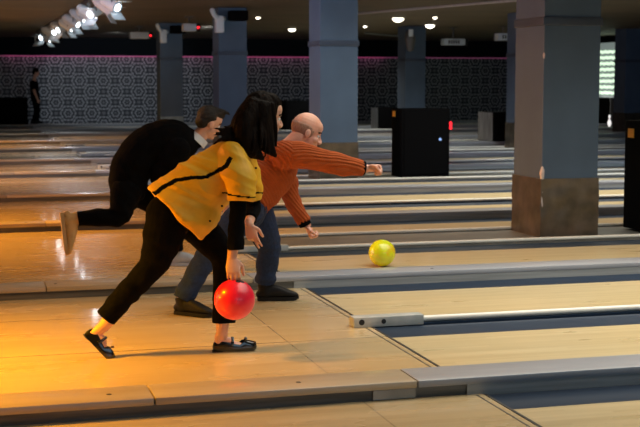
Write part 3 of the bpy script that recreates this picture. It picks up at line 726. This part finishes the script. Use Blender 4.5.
hand(bm, wR, (1, -.2, .02), (.0, -.55, -.8), (75, 85, 50), 1.02, thumb=-1, spread=0, thumb_close=1.2)
hand(bm, wL, at(314, 246, 8.42) - wL, (.9, -.3, .0), (65, 70, 50), .98, thumb=1, spread=2)
FR = SHOE(at(177, 311, 8.16), (.75, -.66, 0), (0, 0, 1)); FR.translation.z = .003
FL = SHOE(at(259, 301, 8.52), (1, -.12, 0), (0, 0, 1)); FL.translation.z = .003
hR = at(248, 210, 8.14); kR = at(214, 246, 8.14); aR = FR @ Vector((.042, 0, .12))
hL = at(256, 210, 8.4); kL = at(269, 247, 8.46); aL = FL @ Vector((.042, 0, .12))
for a, b, c in ((hR, kR, aR), (hL, kL, aL)): tube(bm, [a, (a + b) / 2, b, (b + c) / 2, c], [.07, .06, .045, .04, .034])
for Fm, an in ((FR, aR), (FL, aL)):
    s3 = Fm.to_3x3()
    tube(bm, [an, Fm @ Vector((.045, 0, .06)), Fm @ Vector((.12, 0, .035)), Fm @ Vector((.2, 0, .032))], [.034, .028, .018, .014], side=s3 @ Vector((0, 1, 0)))
fuse('body', bm, 'skin_ruddy', W, .0045, 2)
eyes(H, W)
bm = bmesh.new(); q = bmesh.ops.create_uvsphere(bm, u_segments=40, v_segments=28, radius=1)
for v in bm.verts: v.co = Vector((v.co.x * .1005 - .012, v.co.y * .0785, v.co.z * .0925 + .03))
kill = [f for f in bm.faces if (lambda c: c.z > .04 - max(0, c.x) * .6 or c.z < -.04 or c.x > .028)(f.calc_center_median())]
bmesh.ops.delete(bm, geom=kill, context='FACES'); bm.transform(H)
ho = obj('hair', bm, 'hair_grey', W); sd_ = ho.modifiers.new('s', 'SOLIDIFY'); sd_.thickness = .003; sd_.offset = 0
# sweater with raised ribs
bm = bmesh.new()
tube(bm, [at(245, 205, Yc), at(254, 193, Yc), at(267, 177, Yc), at(280, 161, Yc), at(289, 150, 8.25)], [.165, .18, .19, .20, .08], [.13, .15, .158, .135, .075], cap0=False, n=28)
tube(bm, [at(283, 155, 8.1), at(300, 155, 8.03), at(322, 160, 8.0), at(345, 165.5, 7.98), at(362.5, 168, 7.98)], [.09, .085, .07, .063, .046], [.095, .085, .072, .066, .047], cap1=False)
tube(bm, [at(280, 165, 8.42), at(288, 182, 8.5), at(291, 197, 8.5), at(304, 222, 8.46)], [.08, .065, .058, .046], cap1=False)
def rib(p):
    f = fold((.6, 0, 1), .008, 40)(p)
    a0 = sR; 
    if p.x > at(292, 155, 8.0).x and p.z > at(300, 180, 8.0).z: u = p.z * 1.0 + p.x * .16 + p.y * .9
    else: u = p.x + p.z * .75 + p.y * .3
    return f + .0035 * math.sin(u * 2 * math.pi / .026)
fuse('sweater', bm, 'orange_knit', W, .0045, 1, rib)
bm = bmesh.new(); tube(bm, [at(361.5, 168, 7.98), at(364.5, 168.3, 7.98)], .046, cap0=False, cap1=False); obj('shirt_cuff', bm, 'black_cloth', W)
bm = bmesh.new(); tube(bm, [at(303, 220, 8.46), at(305.5, 225, 8.46)], .043, cap0=False, cap1=False); obj('shirt_cuff', bm, 'black_cloth', W)
bm = bmesh.new(); tube(bm, [at(286, 154, 8.25), at(291, 147, 8.24)], [.082, .074], cap0=False, cap1=False); obj('collar', bm, 'orange_knit', W)
bm = bmesh.new()
tube(bm, [at(253, 196, Yc), at(249, 206, Yc), at(248, 214, Yc)], [.16, .17, .15], [.12, .13, .11])
tube(bm, [hR, (hR + kR) / 2, kR, (kR + aR) / 2, aR - Vector((0, 0, .025))], [.1, .1, .08, .07, .066], [.11, .1, .085, .072, .068], cap1=False)
tube(bm, [hL, (hL + kL) / 2, kL, (kL + aL) / 2, aL], [.1, .1, .08, .073, .07], [.11, .105, .082, .073, .07], cap1=False)
fuse('jeans', bm, 'denim', W, .006, 2, fold((.3, 0, 1), .007, 70))
for Fm in (FR, FL): shoe(Fm, W, 'shoe_black', 'sole', L=.26 if Fm is FR else .265)

# yellow ball
p = at(382, 252, 9.86); p.z = .11
t = thing('bowling_ball', 'yellow-green bowling ball rolling down the lane beyond the divider', 'bowling ball', p)
M['yellow_ball'] = noisy('yellow_ball', (.62, .66, .01), (.72, .40, .02), 9, .25, coat=.4, lo=.5, hi=.68)
bm = bmesh.new(); bmesh.ops.create_icosphere(bm, subdivisions=5, radius=BR); obj('ball_shell', bm, 'yellow_ball', t)
bm = bmesh.new()
for v in ((-.1, .5, 1), (.1, .6, 1), (0, .2, 1)):
    v = Vector(v).normalized(); bm = bmesh.new(); cyl(bm, v * (BR - .003), v * (BR + .0006), .013, None, 14); obj('finger_hole', bm, 'dark', t)

# ---- man in black --------------------------------------------------------------------
W = thing('person', 'man all in black, bent forward, rear leg with tan shoe kicked up', 'person')
Yc = 10.15
H = HEADM(at(209.5, 123, 10.12), (1, .15, -.42), (.4, 0, 1), 1.0)
bm = bmesh.new(); head_shapes(bm, H)
tube(bm, [at(186, 146, 10.14), at(195, 141, 10.14), at(203, 132, 10.13), at(207, 126, 10.12)], [.08, .062, .058, .055])
tube(bm, [at(128, 186, Yc), at(134, 166, Yc), at(152, 148, Yc), at(180, 144, Yc)], [.15, .14, .16, .15], [.11, .12, .13, .11])
sR = at(178, 150, 9.95); eR = at(162, 178, 10.02); wR = at(182, 200, 10.02)
sL = at(182, 150, 10.36); eL = at(196, 180, 10.4); wL = at(216, 200, 10.4)
for a, b, c in ((sR, eR, wR), (sL, eL, wL)): tube(bm, [a, (a + b) / 2, b, (b + c) / 2, c], [.05, .045, .04, .035, .028], n=14)
hand(bm, wR, (.8, 0, -.6), (.3, .5, -.5), s=1, thumb=-1); hand(bm, wL, (.8, 0, -.6), (.3, -.5, -.5), s=1, thumb=1)
s_h = at(60, 214.5, 10.02); s_t = at(64, 251, 10.02)
FR = SHOE(s_h, s_t - s_h, (1, 0, .1), 1.08); FL = SHOE(at(171, 264.5, 10.36), (1, -.3, 0), (0, 0, 1)); FL.translation.z = .003
hR = at(126, 192, 10.03); kR = at(119, 216, 10.0); aR = FR @ Vector((.045, 0, .12))
hL = at(134, 192, 10.28); kL = at(172, 212, 10.34); aL = FL @ Vector((.042, 0, .12))
for a, b, c in ((hR, kR, aR), (hL, kL, aL)): tube(bm, [a, (a + b) / 2, b, (b + c) / 2, c], [.07, .06, .045, .04, .034])
for Fm, an in ((FR, aR), (FL, aL)):
    s3 = Fm.to_3x3()
    tube(bm, [an, Fm @ Vector((.045, 0, .06)), Fm @ Vector((.12, 0, .035)), Fm @ Vector((.2, 0, .032))], [.034, .028, .018, .014], side=s3 @ Vector((0, 1, 0)))
fuse('body', bm, 'skin', W, .005, 2)
eyes(H, W)
bm = bmesh.new(); r3 = H.to_3x3()
ell(bm, H @ Vector((-.03, 0, .045)), (.092, .084, .085), r3, 24); ell(bm, H @ Vector((.02, 0, .088)), (.075, .066, .046), r3, 20); ell(bm, H @ Vector((-.055, 0, .0)), (.06, .072, .07), r3, 20)
for j in range(22):
    a = random.uniform(-1, 1); x = random.uniform(-.06, .06)
    tube(bm, [H @ Vector((x, a * .05, .10)), H @ Vector((x + .03, a * .055, .128)), H @ Vector((x + .06, a * .05, .118))], [.012, .012, .004], n=8, sub=3)
fuse('hair', bm, 'hair_brown', W, .005, 1, wr(.004, 35, (.6, 1.6, 1.2)))
bm = bmesh.new()
tube(bm, [at(128, 190, Yc), at(131, 170, Yc), at(149, 150, Yc), at(174, 142, Yc), at(189, 141, Yc), at(197, 140, 10.14)], [.17, .175, .19, .21, .14, .07], [.145, .165, .19, .185, .13, .068], cap0=False, n=28)
tube(bm, [sR, at(170, 163, 9.98), eR, at(180, 198, 10.02)], [.1, .105, .095, .055], cap1=False)
tube(bm, [sL, at(188, 166, 10.4), eL, at(214, 198, 10.4)], [.085, .07, .06, .05], cap1=False)
fuse('sweater', bm, 'black_cloth', W, .006, 2, fold((1, 0, 1), .008, 40))
bm = bmesh.new(); tube(bm, [at(196.5, 142, 10.13), at(201, 137, 10.13)], [.078, .072], cap0=False, cap1=False); obj('collar', bm, 'shirt_white', W)
bm = bmesh.new()
tube(bm, [at(130, 184, Yc), at(127, 194, Yc), at(126, 200, Yc)], [.16, .17, .15], [.13, .14, .1])
tube(bm, [hR, (hR + kR) / 2, kR, (kR + aR) / 2, aR], [.1, .1, .075, .07, .056], [.12, .1, .08, .068, .058], cap1=False)
tube(bm, [hL, (hL + kL) / 2, kL, (kL + aL) / 2, aL], [.1, .1, .08, .07, .066], cap1=False)
fuse('trousers', bm, 'black_cloth', W, .006, 2, fold((1, 0, 1), .007, 60))
shoe(FR, W, 'shoe_tan', 'sole_tan', L=.285, laces=False); shoe(FL, W, 'shoe_grey', 'shoe_grey', L=.27)['label'] = 'light grey shoe on the planted foot'

# ---- far person ----------------------------------------------------------------------
W = thing('person', 'distant dark-haired person in black T-shirt and trousers standing by the patterned wall', 'person')
Yp = 44.4; s = 1.05
def pp(px, py, dy=0): return at(px, py, Yp + dy)
base = pp(35, 123.6); dz = -base.z
H = HEADM(pp(36, 72.5), (1, -.2, -.35), (.2, 0, 1), 1.05)
bm = bmesh.new(); head_shapes(bm, H)
tube(bm, [pp(34, 81), pp(34.5, 78), pp(35.5, 74)], [.07, .058, .055])
tube(bm, [pp(35.5, 99), pp(34.5, 91), pp(34, 83)], [.15, .14, .17], [.11, .1, .1])
sR, eR, wR = pp(33, 83, -.2), pp(34.5, 92, -.22), pp(37.6, 99.5, -.24)
sL, eL, wL = pp(35, 83, .2), pp(36, 92, .22), pp(38, 99, .2)
for a, b, c in ((sR, eR, wR), (sL, eL, wL)): tube(bm, [a, (a + b) / 2, b, (b + c) / 2, c], [.055, .05, .045, .04, .03], n=12)
hand(bm, wR, (.3, 0, -1), (0, 1, 0), thumb=1); hand(bm, wL, (.3, 0, -1), (0, -1, 0), thumb=-1)
legs = ((pp(35.5, 99, -.1), pp(36.5, 111, -.1), pp(33.8, 120.8, -.1)), (pp(36, 99, .1), pp(37.5, 111, .1), pp(37.2, 120.8, .1)))
for a, b, c in legs: tube(bm, [a, (a + b) / 2, b, (b + c) / 2, c], [.085, .08, .055, .05, .036])
fuse('body', bm, 'skin', W, .012, 1)
bm = bmesh.new(); r3 = H.to_3x3(); ell(bm, H @ Vector((-.025, 0, .05)), (.105, .092, .095), r3); ell(bm, H @ Vector((-.05, 0, .0)), (.075, .085, .09), r3); fuse('hair', bm, 'hair', W, .01, 1)
bm = bmesh.new(); tube(bm, [pp(35.7, 100), pp(34.5, 91), pp(34, 83), pp(34.2, 80.5)], [.19, .18, .2, .07], [.15, .14, .14, .06], cap0=False)
tube(bm, [sR, pp(34, 89.5, -.22)], [.085, .08], cap1=False); tube(bm, [sL, pp(35.6, 89.5, .22)], [.085, .08], cap1=False); fuse('t_shirt', bm, 'black_cloth', W, .012, 2)
bm = bmesh.new()
for a, b, c in legs: tube(bm, [a, (a + b) / 2, b, (b + c) / 2, c], [.12, .11, .085, .08, .075], cap1=False)
fuse('trousers', bm, 'black_cloth', W, .012, 2, wr(.008, 6))
for a, b, c in legs:
    q = Vector((c.x - .09, c.y, 0)); Fm = SHOE(q, (1, -.15, 0), (0, 0, 1)); Fm.translation.z = base.z if base.z > 0 else 0
    shoe(Fm, W, 'shoe_black', 'sole', L=.28, laces=False)
